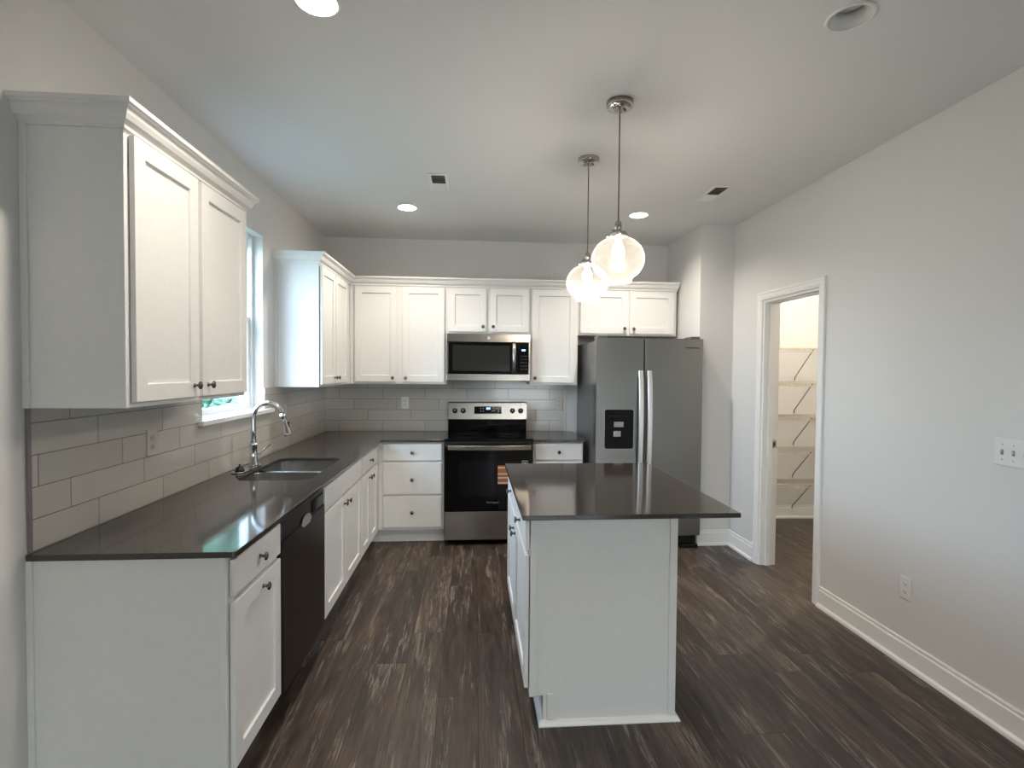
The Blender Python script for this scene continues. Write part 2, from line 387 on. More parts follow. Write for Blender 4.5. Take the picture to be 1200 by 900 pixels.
# doorway casing, jamb, stop, strike plate
CAS = [(0, 0), (0, .38), (.12, .5), (.5, .5), (.6, .6), (1.5, .62), (1.62, .74), (2.0, .78), (2.2, .7), (2.3, .55), (2.3, 0)]
d1 = thing('door_1', (XW, (DY0+DY1)/2, 0), '', ''); del d1['label']; del d1['category']; struct(d1)
c = MB().sweep([(XW, DY0-.02, 0), (XW, DY0-.02, DZ+.02), (XW, DY1+.02, DZ+.02), (XW, DY1+.02, 0)], [(0, -1, 0), (0, 0, 1), (0, 1, 0)], (-1, 0, 0), CAS)
c.build('casing', TRIMW, d1)
c = MB().sweep([(XW+4.9, DY0-.02, 0), (XW+4.9, DY0-.02, DZ+.02), (XW+4.9, DY1+.02, DZ+.02), (XW+4.9, DY1+.02, 0)], [(0, -1, 0), (0, 0, 1), (0, 1, 0)], (1, 0, 0), CAS)
c.build('casing', TRIMW, d1)
j = MB().box(XW-.01, XW+4.91, DY1-.7, DY1, 0, DZ).box(XW-.01, XW+4.91, DY0, DY0+.7, 0, DZ).box(XW-.01, XW+4.91, DY0+.7, DY1-.7, DZ-.7, DZ)
j.build('jamb', TRIMW, d1, bevel=.05)
st = MB().box(XW+1.5, XW+3.0, DY1-1.15, DY1-.7, 0, DZ-.7).box(XW+1.5, XW+3.0, DY0+.7, DY0+1.15, 0, DZ-.7).box(XW+1.5, XW+3.0, DY0+1.15, DY1-1.15, DZ-1.15, DZ-.7)
st.build('door_stop', TRIMW, d1, bevel=.05)
MB().box(XW+3.1, XW+4.5, DY1-.78, DY1-.7, 35.8, 38.2).build('strike_plate', NICKEL, d1)
MB().box(XW+3.5, XW+4.1, DY1-.82, DY1-.78, 36.4, 37.6).build('latch_hole', SLOT, d1)

# kitchen window: vinyl double hung, stool and reveal
w1 = thing('window_1', (-3.5, (WY0+WY1)/2, WZ0), '', ''); del w1['label']; del w1['category']; struct(w1)
a, b_ = WY0, WY1; z0, z1 = 47.9, WZ1
def rect_frame(mb, x0, x1, ya, yb, za, zb, t, tb=None):
    tb = tb or t
    mb.box(x0, x1, ya, ya+t, za, zb).box(x0, x1, yb-t, yb, za, zb).box(x0, x1, ya+t, yb-t, za, za+tb).box(x0, x1, ya+t, yb-t, zb-t, zb); return mb
rect_frame(MB(), -5.8, -2.4, a, b_, z0, z1, 1.1, .5).build('window_frame', VINYL, w1, bevel=.05)
lo = rect_frame(MB(), -4.0, -2.9, a+1.12, b_-1.12, z0+.52, 72.0, 1.5, 1.2).build('sash', VINYL, w1, bevel=.05)
upr = rect_frame(MB(), -5.3, -4.15, a+1.12, b_-1.12, 70.4, z1-1.12, 1.6).build('sash', VINYL, w1, bevel=.05)
MB().box(-3.55, -3.4, a+2.7, b_-2.7, z0+1.72, 70.4).build('window_glass', PANE, lo)
MB().box(-4.8, -4.65, a+2.7, b_-2.7, 72.0, z1-2.7).build('window_glass', PANE, upr)
MB().box(-2.95, -2.3, -75.2, -71.2, 72.0, 72.5).build('sash_lock', VINYL, lo, bevel=.08)
stl = MB().box(-2.4, .42, a, b_, 46.9, 47.9).box(.42, 1.55, -90.9, -53.4, 46.9, 47.9)
stl.build('window_stool', TRIMW, w1, bevel=.08)
# large opening behind the camera
w2 = thing('window_2', (106, YR-3, 0), '', ''); del w2['label']; del w2['category']; struct(w2)
f2 = MB().box(74, 76, YR-5, YR-1, 0, 48).box(136, 138, YR-5, YR-1, 0, 48).box(76, 136, YR-5, YR-1, 46, 48).box(76, 136, YR-5, YR-1, 0, 3).box(105, 107, YR-5, YR-1, 3, 46)
f2.build('window_frame', VINYL, w2, bevel=.05)
MB().box(76, 105, YR-3.1, YR-3, 3, 46).build('window_glass', PANE2, w2); MB().box(107, 136, YR-3.1, YR-3, 3, 46).build('window_glass', PANE2, w2)
portal('window_portal', (-6.2, (a+b_)/2, 70.6), (0, math.radians(-90), 0), 45.4, 31.8)
portal('rear_window_portal', (106, YR-6.2, 24), (math.radians(90), 0, 0), 64, 48)

# ------------------------------------------------------------------ tile backsplash
bs = tag(MB().box(.02, .4, -130.1, WY0, 35.32, 53.46).box(.02, .4, WY0, WY1, 35.32, 46.88).box(.02, .4, WY1, -.41, 35.32, 53.46).build('tile_backsplash', TILEY),
    'off white long tile backsplash on the left wall below the window, over the long counter', 'backsplash')
MB().box(.02, .46, -130.5, -130.1, 35.32, 53.46).build('edge_trim', RIMTRIM, bs, bevel=.05)
bs2 = tag(MB().box(.02, 45.9, -.4, -.02, 35.32, 53.46).box(45.9, 76.2, -.4, -.02, 35.32, 54.8).box(76.2, 91.0, -.4, -.02, 35.32, 53.46).build('tile_backsplash', TILEX),
    'off white long tile backsplash on the back wall around the range', 'backsplash')
MB().box(91.0, 91.3, -.46, -.02, 35.32, 53.46).build('edge_trim', TRIMW, bs2)

# ------------------------------------------------------------------ cabinets
def knob(F, u, v, w0, parent):
    P = F(u, v, w0); N = F(0, 0, 1) - F(0, 0, 0)
    MB().lathe([(0, .34), (.08, .34), (.16, .22), (.55, .20), (.68, .34), (.78, .56), (.88, .62), (.98, .58), (1.06, .40), (1.10, .0)], P, N, 18).build('knob', KNOB, parent)
def shaker(F, u0, u1, v0, v1, parent, kn=None, name='door', fr=2.3, t=.82, w0=.14):
    mb = MB(); r = .38
    O = [(u0, v0), (u1, v0), (u1, v1), (u0, v1)]; I = [(u0+fr, v0+fr), (u1-fr, v0+fr), (u1-fr, v1-fr), (u0+fr, v1-fr)]
    k = fr+.04; J = [(u0+k, v0+k), (u1-k, v0+k), (u1-k, v1-k), (u0+k, v1-k)]
    V = [F(*p, w0) for p in O] + [F(*p, t) for p in O] + [F(*p, t) for p in I] + [F(*p, t-r) for p in J]
    fs = [(3, 2, 1, 0)]
    for a0 in (0, 4, 8): fs += [(a0+i, a0+(i+1) % 4, a0+4+(i+1) % 4, a0+4+i) for i in range(4)]
    fs.append((12, 13, 14, 15)); mb.add(V, fs)
    d = mb.build(name, CAB, parent, bevel=.07)
    if kn: knob(F, kn[0], kn[1], t, d)
    return d
def slab(F, u0, u1, v0, v1, parent, kn=None, name='drawer', t=.8):
    d = MB().fbox(F, u0, u1, v0, v1, .12, t).build(name, CAB, parent, bevel=.09)
    if kn: knob(F, kn[0], kn[1], t, d)
    return d
CR = [(0, 0), (.35, 0), (.42, .22), (.38, .38), (.55, .55), (.95, .9), (1.25, 1.45), (1.45, 2.0), (1.75, 2.15), (1.80, 2.35), (2.05, 2.45), (2.10, 3.0), (0, 3.0)]
FXp = lambda x: frame((x, 0, 0), (0, 1, 0), (0, 0, 1), (1, 0, 0))     # faces +X: u = Y, v = Z
FXn = lambda x: frame((x, 0, 0), (0, 1, 0), (0, 0, 1), (-1, 0, 0))    # faces -X
FYn = lambda y: frame((0, y, 0), (1, 0, 0), (0, 0, 1), (0, -1, 0))    # faces the camera

def body(x0, x1, y0, y1, zz0, zz1, parent, face=None, name='carcass'):
    return MB().box(x0, x1, y0, y1, zz0, zz1).build(name, CAB, parent, bevel=.05)
# near wall cabinet
t = thing('wall_cabinet', (6, -113.6, 53.5), 'large white two-door wall cabinet nearest the camera on the left wall, left of the window', 'cabinet')
body(.02, 12, -130.5, -96.6, 53.5, 89.6, t); F = FXp(12)
shaker(F, -129.7, -114.5, 54.2, 87.9, t, (-116.0, 56.0)); shaker(F, -113.4, -97.4, 54.2, 87.9, t, (-111.9, 56.0))
MB().sweep([(.02, -130.52, 88.3), (12.02, -130.52, 88.3), (12.02, -96.58, 88.3), (.02, -96.58, 88.3)], [(0, -1, 0), (1, 0, 0), (0, 1, 0)], (0, 0, 1), CR).build('crown_molding', CAB, t)
MB().box(.02, .8, -130.85, -130.5, 53.5, 88.3).build('scribe_molding', CAB, t, bevel=.06)
# far left wall cabinet
t = thing('wall_cabinet', (6, -30, 53.5), 'white two-door wall cabinet on the left wall beyond the window, its end lit blue', 'cabinet')
body(.02, 12, -49, -12.3, 53.5, 89.6, t)
shaker(F, -48.5, -34.3, 54.2, 87.9, t, (-35.6, 56.0)); shaker(F, -33.7, -18.6, 54.2, 87.9, t, (-32.4, 56.0))
MB().box(.02, .8, -49.3, -49, 53.5, 88.3).build('scribe_molding', CAB, t, bevel=.06)
# back wall cabinets
G = FYn(-12.15)
def upper(x0, x1, zb, doors, lab):
    q = thing('wall_cabinet', ((x0+x1)/2, -6, zb), lab, 'cabinet')
    body(x0, x1, -12.15, -.42 if zb < 60 else -.02, zb, 89.6, q)
    for (u0, u1, v0, kn) in doors: shaker(G, u0, u1, v0, 87.9, q, kn)
upper(12.04, 45.8, 53.5, [(13.8, 28.4, 54.3, (27.1, 55.7)), (30.4, 45.2, 54.3, (31.6, 55.7))], 'tall white two-door wall cabinet on the back wall, left of the microwave')
upper(45.86, 75.9, 71.7, [(46.6, 60.1, 72.4, (58.9, 74.2)), (61.3, 75.2, 72.4, (62.5, 74.2))], 'short white two-door wall cabinet directly above the microwave')
upper(75.96, 93.4, 53.5, [(76.6, 92.7, 54.3, (77.7, 56.0))], 'tall white single-door wall cabinet between the microwave and the refrigerator')
upper(93.46, 130.2, 71.7, [(94.2, 111.6, 72.4, (110.4, 74.2)), (112.5, 129.2, 72.4, (113.8, 74.2))], 'short wide white two-door wall cabinet above the refrigerator')
tag(MB().sweep([(.02, -49.02, 88.3), (12.02, -49.02, 88.3), (12.02, -12.17, 88.3), (130.22, -12.17, 88.3), (130.22, -.05, 88.3)], [(0, -1, 0), (1, 0, 0), (0, -1, 0), (.4, 0, 0)], (0, 0, 1), CR).build('crown_molding', CAB),
    'white crown molding running along the tops of the corner and back wall cabinets', 'molding')

# base cabinets
TK = 21.2
def toe(x0, x1, y0, y1, q): MB().box(x0, x1, y0, y1, 0, 4.8).build('toe_kick', GAP, q)
F = FXp(24.0)
t = thing('base_cabinet', (12, -122, 0), 'white base cabinet at the near end of the left counter with one drawer and door', 'cabinet')
body(.02, 24, -130.5, -113.45, 4.8, 34.48, t); toe(.02, TK, -130.5, -113.45, t)
slab(F, -129.9, -113.9, 29.0, 33.8, t, (-121.9, 31.4)); shaker(F, -129.9, -113.9, 6.0, 28.2, t, (-120.9, 26.6))
MB().box(.02, .8, -130.85, -130.5, 0, 34.48).build('scribe_molding', CAB, t, bevel=.06)
MB().box(23.2, 24, -130.8, -130.5, 4.8, 34.48).build('corner_strip', CAB, t, bevel=.06)
MB().box(.8, 21.2, -130.75, -130.52, 0, 4.9).build('end_skin', CAB, t)
t = thing('base_cabinet', (12, -71, 0), 'white sink base cabinet with a blank front above two doors, beside the dishwasher', 'cabinet')
c = MB().box(.02, 24, -89.15, -88.45, 4.8, 34.48).box(.02, 24, -53.9, -53.2, 4.8, 34.48).box(.02, 24, -88.45, -53.9, 4.8, 5.5).box(23.3, 24, -88.45, -53.9, 5.5, 34.48).box(.02, .5, -88.45, -53.9, 5.5, 34.48)
c.build('carcass', CAB, t); toe(.02, TK, -89.15, -53.2, t)
slab(F, -88.7, -53.7, 29.0, 33.8, t, name='false_front'); shaker(F, -88.7, -71.5, 6.0, 28.2, t, (-72.9, 26.4)); shaker(F, -70.9, -53.7, 6.0, 28.2, t, (-69.6, 26.4))
t = thing('base_cabinet', (12, -41, 0), 'white base cabinet beyond the sink with one drawer over two narrow doors', 'cabinet')
body(.02, 24, -53.15, -24.05, 4.8, 34.48, t); toe(.02, TK, -53.15, -24.05, t)
slab(F, -52.6, -30.0, 29.0, 33.8, t, (-41.3, 31.4)); shaker(F, -52.6, -41.6, 6.0, 28.2, t, (-42.8, 26.4)); shaker(F, -41.0, -30.0, 6.0, 28.2, t, (-39.8, 26.4))
G = FYn(-24.0)
t = thing('base_cabinet', (35.6, -12, 0), 'white base cabinet with three stacked drawers, left of the range', 'cabinet')
MB().box(24.05, 45.85, -24, -.02, 4.8, 34.48).build('carcass', CAB, t, bevel=.05); toe(TK+.02, 45.85, -TK, -.02, t)
slab(G, 25.8, 45.1, 28.3, 33.8, t, (35.4, 31.0)); slab(G, 25.8, 45.1, 17.0, 27.6, t, (35.4, 21.9)); slab(G, 25.8, 45.1, 5.8, 16.3, t, (35.4, 10.9))
t = thing('base_cabinet', (85, -12, 0), 'narrow white base cabinet between the range and the refrigerator', 'cabinet')
MB().box(76.05, 93.3, -24, -.02, 4.8, 34.48).build('carcass', CAB, t, bevel=.05); toe(76.05, 93.3, -TK, -.02, t)
slab(G, 76.8, 92.7, 28.3, 33.8, t, (84.8, 31.0)); shaker(G, 76.8, 92.7, 6.0, 27.6, t, (78.2, 25.8))

# ------------------------------------------------------------------ countertops
def rr(x0, x1, y0, y1, r, n=6):
    pts = []
    for (cx, cy, a0) in ((x1-r, y1-r, 0), (x0+r, y1-r, 90), (x0+r, y0+r, 180), (x1-r, y0+r, 270)):
        for k in range(n+1):
            q = math.radians(a0+90*k/n); pts.append((cx+r*math.cos(q), cy+r*math.sin(q)))
    return pts
def slab_poly(name, outline, holes, z0_, z1_, m, parent=None):
    bm = bmesh.new(); es = []
    for poly in [outline]+holes:
        vv = [bm.verts.new(Vector((x, y, z0_))*S) for x, y in poly]; es += [bm.edges.new((vv[i], vv[(i+1) % len(vv)])) for i in range(len(vv))]
    bmesh.ops.triangle_fill(bm, edges=es, use_beauty=True)
    r = bmesh.ops.extrude_face_region(bm, geom=bm.faces[:]); bmesh.ops.translate(bm, verts=[g for g in r['geom'] if isinstance(g, bmesh.types.BMVert)], vec=(0, 0, (z1_-z0_)*S))
    bmesh.ops.recalc_face_normals(bm, faces=bm.faces); me = bpy.data.meshes.new(name); bm.to_mesh(me); bm.free(); me.materials.append(m)
    o = bpy.data.objects.new(name, me); C.objects.link(o)
    md = o.modifiers.new('edge', 'BEVEL'); md.width = .1*S; md.segments = 2; md.limit_method = 'ANGLE'; md.angle_limit = math.radians(50)
    return o
SK = (5.6, 21.2, -88.0, -59.8)
tag(slab_poly('countertop', [(.41, -131.25), (25.1, -131.25), (25.35, -131.15), (25.5, -130.9), (25.5, -25.5), (45.95, -25.5), (45.95, -.41), (.41, -.41)], [list(reversed(rr(*SK, 3.2)))], 34.5, 35.3, QUARTZ),
    'long L-shaped dark brown quartz countertop with the sink, along the left wall', 'countertop')
tag(MB().box(75.95, 93.8, -25.5, -.41, 34.5, 35.3).build('countertop', QUARTZ, bevel=.08), 'small dark brown quartz countertop between range and refrigerator', 'countertop')

# ------------------------------------------------------------------ sink and faucet
t = thing('sink', (13.4, -73.9, 27), 'stainless steel double bowl sink set under the left countertop', 'sink')
def bowl(x0, x1, y0, y1, depth):
    r = 2.8; top = rr(x0, x1, y0, y1, r); n = len(top); mb = MB(); V = []
    cx, cy = (x0+x1)/2, (y0+y1)/2
    lv = [(34.46, 1.0), (34.40, 1.0), (33.6, .985), (35-depth+1.2, .95), (35-depth+.3, .90), (35-depth, .80)]
    for z, k in lv: V += [(cx+(x-cx)*k, cy+(y-cy)*k, z) for x, y in top]
    for z, k in reversed(lv): V += [(cx+(x-cx)*k+(.06 if x > cx else -.06), cy+(y-cy)*k+(.06 if y > cy else -.06), z-.06) for x, y in top]
    m = len(lv)*2
    fs = [(k*n+i, k*n+(i+1) % n, (k+1)*n+(i+1) % n, (k+1)*n+i) for k in range(m-1) for i in range(n)]
    fs = [f for f in fs if not (len(lv)-1)*n <= f[0] < len(lv)*n]
    fs += [tuple((len(lv)-1)*n+i for i in range(n)), tuple(len(lv)*n+i for i in reversed(range(n)))]
    fs += [((m-1)*n+i, (m-1)*n+(i+1) % n, (i+1) % n, i) for i in range(n)]
    mb.add(V, fs, True); b = mb.build('bowl', SINK, t)
    MB().lathe([(0, 1.7), (.08, 1.75), (.1, 1.5), (.02, 1.2), (.02, .3), (.3, .3), (.35, 0)], (cx, cy, 35-depth+.02), (0, 0, 1), 20).build('drain', CHROME, b)
bowl(5.3, 21.5, -88.3, -75.1, 8); bowl(5.3, 21.5, -73.9, -59.5, 8)
sr = MB().box(5.3, 21.5, -75.0, -74.0, 33.3, 33.9); sr.build('divider', SINK, t, bevel=.3, seg=3)
t = thing('faucet', (3.4, -73, 35.3), 'tall chrome gooseneck pull-down faucet on a deck plate behind the sink', 'faucet')
dp = MB(); dp.prism(rr(1.9, 4.9, -81.2, -69.8, 1.45, 8), 2, 35.32, 35.62); dp.build('deck_plate', CHROME, t, bevel=.1)
fx, fy = 3.7, -72.6
MB().lathe([(35.62, 1.15), (35.9, 1.15), (36.2, .98), (38.5, .86), (40.3, .80), (40.5, .86), (40.9, .86), (41.0, .60)], (fx, fy, 0), (0, 0, 1), 24).build('faucet_body', CHROME, t)
pts = [(fx, fy, 40.6), (fx, fy, 44), (fx, fy, 46.6)]
R = 3.4
for k in range(1, 15):
    q = math.radians(180-k*11.7); pts.append((fx+R+R*math.cos(q), fy, 46.9+R*math.sin(q)*1.06))
MB().tube(pts, .56, 14).build('spout', CHROME, t)
e = Vector(pts[-1]); dr = Vector((.26, 0, -1)).normalized()
sp_ = MB().lathe([(-.1, .60), (.3, .66), (.35, .74), (.7, .74), (.75, .66), (1.6, .72), (3.9, .80), (4.9, .90), (5.3, .90), (5.35, .7)], e, dr, 20).build('spray_head', CHROME, t)
MB().box(e.x+1.35, e.x+1.65, fy-.25, fy+.25, e.z-3.2, e.z-1.8).build('spray_button', BLACK, sp_, bevel=.08)
MB().lathe([(0, .55), (.9, .55), (1.0, .45), (1.05, 0)], (fx+.5, fy+.3, 38.4), (.35, 1, 0), 18).build('handle_hub', CHROME, t)
MB().tube([(fx+.9, fy+1.2, 38.5), (fx+1.3, fy+2.6, 39.0), (fx+1.9, fy+5.2, 39.9)], [.28, .22, .17], 10).build('handle', CHROME, t)
MB().lathe([(35.62, 1.0), (35.9, 1.0), (36.1, .82), (36.5, .8), (36.62, .25), (37.1, .2), (37.2, .0)], (3.4, -79.2, 0), (0, 0, 1), 20).build('hole_cap', BLACK, t)

# ------------------------------------------------------------------ dishwasher
t = thing('dishwasher', (12, -101.3, 0), 'black dishwasher under the left counter with a pocket handle', 'dishwasher')
MB().box(1, 23.7, -113.35, -89.25, 3.5, 34.4).build('carcass', BLACK, t)
MB().box(23.72, 24.9, -112.9, -89.5, 5.2, 30.6).build('door', BLSTEEL, t, bevel=.12)
MB().box(23.72, 24.0, -113.35, -112.95, 5.2, 31.0).build('side_trim', STEEL, t)
cpn = MB().box(23.72, 24.7, -113.1, -89.5, 30.62, 34.2).build('control_panel', BLACK, t, bevel=.12)
MB().box(24.7, 24.85, -97.5, -90.5, 31.0, 33.2).build('vent_grille', GLASSB, cpn, bevel=.08)
hm = MB().prism([(-104.0, 30.45), (-103.4, 31.3), (-102.2, 31.8), (-100.4, 31.8), (-99.2, 31.3), (-98.6, 30.45), (-99.6, 29.8), (-103.0, 29.8)], 0, 24.86, 25.05)
hm.build('handle_pocket', mat('bright_handle_steel', (.86, .85, .83), .38, 1.), t, bevel=.05)
MB().box(21.3, 21.6, -113.3, -89.3, .3, 5.1).build('toe_kick', BLACK, t)

# ------------------------------------------------------------------ text
def text(s_, loc, size, rot, m, parent, name='lettering', ext=.02):
    cu = bpy.data.curves.new(name, 'FONT'); cu.body = s_; cu.size = size*S; cu.extrude = ext*S; cu.align_x = 'CENTER'; cu.align_y = 'CENTER'
    tmp = bpy.data.objects.new('tmp', cu); C.objects.link(tmp); bpy.context.view_layer.update()
    me = bpy.data.meshes.new_from_object(tmp.evaluated_get(bpy.context.evaluated_depsgraph_get()))
    C.objects.unlink(tmp); bpy.data.objects.remove(tmp)
    me.materials.clear(); me.materials.append(m)
    o = bpy.data.objects.new(name, me); C.objects.link(o); o.parent = parent; o.location = Vector(loc)*S - wloc(parent); o.rotation_euler = rot
    return o
UPR = (math.radians(90), 0, 0)

# ------------------------------------------------------------------ range
t = thing('range', (61, -13, 0), 'stainless and black glass electric range between the base cabinets on the back wall', 'range')
MB().box(46.1, 75.8, -25.6, -1.2, 1.6, 34.9).build('carcass', BLACK, t, bevel=.1)
ck = MB().box(46.02, 75.88, -26.7, -1.2, 34.92, 35.75).build('cooktop', GLASSB, t, bevel=.2, seg=3)
RING = mat('burner_print', (.05, .05, .05), .2)
for (x, y, r) in ((53.5, -18.5, 4.8), (68.3, -18.5, 3.6), (53.5, -8.5, 3.4), (68.3, -8.5, 4.4)):
    MB().lathe([(0, r), (.015, r), (.015, r-.15), (0, r-.15), (0, r)], (x, y, 35.755), (0, 0, 1), 40).build('burner_ring', RING, ck)
MB().box(46.2, 75.75, -3.6, -1.25, 35.77, 40.0).build('backsplash_glass', GLASSB, t, bevel=.1)
bgd = MB().prism([(-4.0, 40.05), (-4.25, 40.2), (-4.0, 46.3), (-3.6, 46.6), (-1.25, 46.6), (-1.25, 40.05)], 0, 46.15, 75.85).build('control_panel', STEELH, t, bevel=.06)
MB().box(56.0, 66.2, -4.4, -4.0, 42.3, 45.0).build('display', GLASSB, bgd)
for (x0_, w_) in ((60.55, .35), (61.0, .35), (61.55, .35)): MB().box(x0_, x0_+w_, -4.44, -4.41, 43.9, 44.6).build('display_digit', DIGIT, bgd)
for (x, z) in ((62.9, 44.4), (63.3, 43.5), (62.6, 43.2), (64.9, 43.0), (64.9, 43.5), (58.2, 43.2), (59.2, 43.2), (58.2, 44.2), (59.2, 44.2)): MB().box(x, x+.35, -4.44, -4.41, z, z+.2).build('button_mark', WHITEINK, bgd)
for x in (48.75, 51.8, 70.4, 73.5):
    k_ = MB().lathe([(0, .95), (.15, .98), (.2, .85), (.95, .78), (1.05, .68), (1.07, 0)], (x, -4.1, 43.4), (0, -1, .04), 24).build('dial', BLACK, bgd)
    MB().box(x-.06, x+.06, -5.22, -5.17, 43.4, 44.1).build('pointer', WHITEINK, k_)
MB().box(46.3, 75.6, -26.5, -25.62, 33.2, 34.9).build('vent_strip', BLACK, t)
od = MB().box(46.15, 75.75, -27.1, -25.65, 11.7, 33.1).build('oven_door', GLASSB, t, bevel=.15)
WIN = mat('oven_window', (.006, .006, .007), .06, spec=.35)
MB().box(51.0, 70.8, -27.14, -27.1, 16.5, 28.5).build('oven_window', WIN, od)
hp = []
for i in range(21):
    q = i/20; x = 47.4+27.5*q; hp.append((x, -28.6-1.0*math.sin(PI*q)))
hb = MB(); nn = len(hp)
V = []
for (x, y) in hp: V += [(x, y-.35, 32.3), (x, y-.35, 33.9), (x, y+.35, 33.9), (x, y+.35, 32.3)]
fs = [(i*4+j, i*4+(j+1) % 4, (i+1)*4+(j+1) % 4, (i+1)*4+j) for i in range(nn-1) for j in range(4)] + [(3, 2, 1, 0), tuple((nn-1)*4+j for j in range(4))]
hb.add(V, fs).box(47.5, 48.9, -28.4, -27.1, 32.3, 33.0).box(73.4, 74.8, -28.4, -27.1, 32.3, 33.0)
hb.build('handle', STEELH, od, bevel=.15)
text('Whirlpool', (62.2, -27.12, 14.5), 1.0, UPR, mat('grey_badge', (.18, .18, .18), .3), od, 'badge')
bd = MB().box(72.0, 73.9, -27.13, -27.11, 26.5, 26.65).box(72.0, 73.9, -27.13, -27.11, 28.3, 28.45).box(72.0, 72.15, -27.13, -27.11, 26.65, 28.3).box(73.75, 73.9, -27.13, -27.11, 26.65, 28.3).box(72.5, 73.4, -27.13, -27.11, 27.1, 27.85)
bd.build('sticker', WHITEINK, od)
lb = MB().box(63.9, 69.5, -27.22, -27.15, 20.6, 26.9).build('striped_patch', COPPER, od); lb['label'] = 'brown patch with cream stripes on the oven glass'  # flat brown patch with cream stripes on the oven glass
sb = MB()
for z in (20.9, 22.6, 23.9, 26.0): sb.box(63.9, 69.5, -27.25, -27.22, z, z+.35)
sb.build('patch_stripe', CREAM, lb)
MB().box(46.15, 75.75, -26.9, -25.65, 1.9, 11.4).build('storage_drawer', STEEL, t, bevel=.12)
for x in (48, 74):
    for y in (-23, -4): MB().lathe([(0, .7), (1.6, .7)], (x, y, 0), (0, 0, 1), 12).build('leveling_foot', BLACK, t)

# ------------------------------------------------------------------ microwave
t = thing('microwave', (60.9, -8, 54.9), 'stainless over-the-range microwave with black glass door, above the range', 'microwave')
MB().box(46.1, 75.7, -14.4, -.42, 55.1, 71.5).build('carcass', BLACK, t, bevel=.1)
MB().box(46.1, 75.7, -15.9, -14.42, 68.55, 71.55).build('top_grille', STEELH, t, bevel=.15)
MB().box(46.1, 75.7, -15.9, -14.42, 54.95, 57.35).build('bottom_rail', STEELH, t, bevel=.15)
MB().box(46.1, 46.7, -15.9, -14.42, 57.4, 68.5).build('side_rail', STEELH, t, bevel=.08); MB().box(75.1, 75.7, -15.9, -14.42, 57.4, 68.5).build('side_rail', STEELH, t, bevel=.08)
md_ = MB().box(46.75, 71.5, -16.0, -14.42, 57.4, 68.5).build('door', GLASSB, t, bevel=.1)
MB().box(48.2, 68.4, -16.03, -16.0, 58.4, 67.4).build('door_window', MWGLASS, md_)
cp_ = MB().box(71.55, 75.05, -16.0, -14.42, 57.4, 68.5).build('control_panel', GLASSB, t, bevel=.1)
MB().box(72.6, 73.9, -16.05, -16.01, 65.6, 66.1).build('digits', DIGIT, cp_)
for r_ in range(5):
    for c_ in range(3): MB().box(72.3+c_*.85, 72.75+c_*.85, -16.04, -16.01, 59.0+r_*1.15, 59.25+r_*1.15).build('button_mark', GREYINK, cp_)
hb = MB().tube([(69.8, -16.0, 57.9), (69.8, -17.4, 58.3), (69.8, -17.6, 63), (69.8, -17.4, 67.7), (69.8, -16.0, 68.2)], .7, 12).build('handle', STEEL, md_)
MB().lathe([(0, .5), (.05, .5), (.06, .3), (.06, .0)], (60.9, -15.9, 70.0), (0, -1, 0), 20).build('emblem', WHITEINK, t)
MB().box(55, 67, -12, -4, 54.9, 55.08).build('underside_grille', SLOT, t)

# ------------------------------------------------------------------ refrigerator
t = thing('refrigerator', (113, -16, 0), 'grey steel side-by-side refrigerator with a black dispenser, right end of back wall', 'refrigerator')
MB().box(95.5, 130.4, -30.2, -2, 1.2, 68.6).build('cabinet_body', FRSIDE, t, bevel=.15)
dl = MB().box(95.3, 111.0, -33.6, -30.35, 4.4, 69.5).build('door', FRIDGE, t, bevel=.14, seg=2)
dr_ = MB().box(111.45, 130.95, -33.6, -30.35, 4.4, 69.5).build('door', FRIDGE, t, bevel=.14, seg=2)
MB().box(111.03, 111.42, -33.1, -30.3, 4.6, 69.3).build('door_gap_shade', BLACK, t)  # black strip added to darken the gap between the two doors
def fh(x, door):
    V = []; n_ = 16
    for i in range(n_+1):
        q = i/n_; z = 24+35*q; y = -34.6-1.3*math.sin(PI*q)**.6
        V += [(x-.85, y, z), (x-.6, y-.45, z), (x+.6, y-.45, z), (x+.85, y, z), (x+.6, y+.45, z), (x-.6, y+.45, z)]
    fs = [(i*6+j, i*6+(j+1) % 6, (i+1)*6+(j+1) % 6, (i+1)*6+j) for i in range(n_) for j in range(6)] + [tuple(range(5, -1, -1)), tuple(n_*6+j for j in range(6))]
    MB().add(V, fs).box(x-.5, x+.5, -34.3, -33.6, 24.3, 25.8).box(x-.5, x+.5, -34.3, -33.6, 57.2, 58.7).build('handle', mat('bright_handle_steel', (.86, .85, .83), .38, 1.), door, bevel=.08)
fh(109.7, dl); fh(112.6, dr_)
dsp = MB().prism(rr(98.3, 107.8, 33.4, 46.2, .7), 1, -33.78, -33.6).build('dispenser', GLASSB, dl)
rim = MB().prism(rr(98.1, 108.0, 33.15, 46.35, .9), 1, -33.68, -33.61).build('dispenser_rim', STEEL, dl)
dk = MB().box(101.3, 104.5, -33.9, -33.79, 40.5, 42.2).build('paddle', mat('grey_plastic', (.30, .30, .30), .3), dsp, bevel=.1)
MB().box(101.1, 103.6, -34.0, -33.79, 37.3, 39.3).build('ice_chute', STEEL, dsp, bevel=.15)
for k in range(6): MB().box(99.8+k*1.1, 100.2+k*1.1, -33.81, -33.79, 44.0, 44.12).build('button_mark', GREYINK, dsp)
text('WHIRLPOOL', (127.3, -33.62, 66.5), .85, UPR, BLACK, dr_, 'badge')
MB().box(96, 130.2, -31.8, -30.3, 1.3, 4.2).build('base_grille', BLACK, t, bevel=.1)
MB().box(124.6, 130.6, -32.9, -30.4, 0, 1.25).build('roller_foot', BLACK, t, bevel=.15); MB().box(96, 101, -32.9, -30.4, 0, 1.25).build('roller_foot', BLACK, t, bevel=.15)
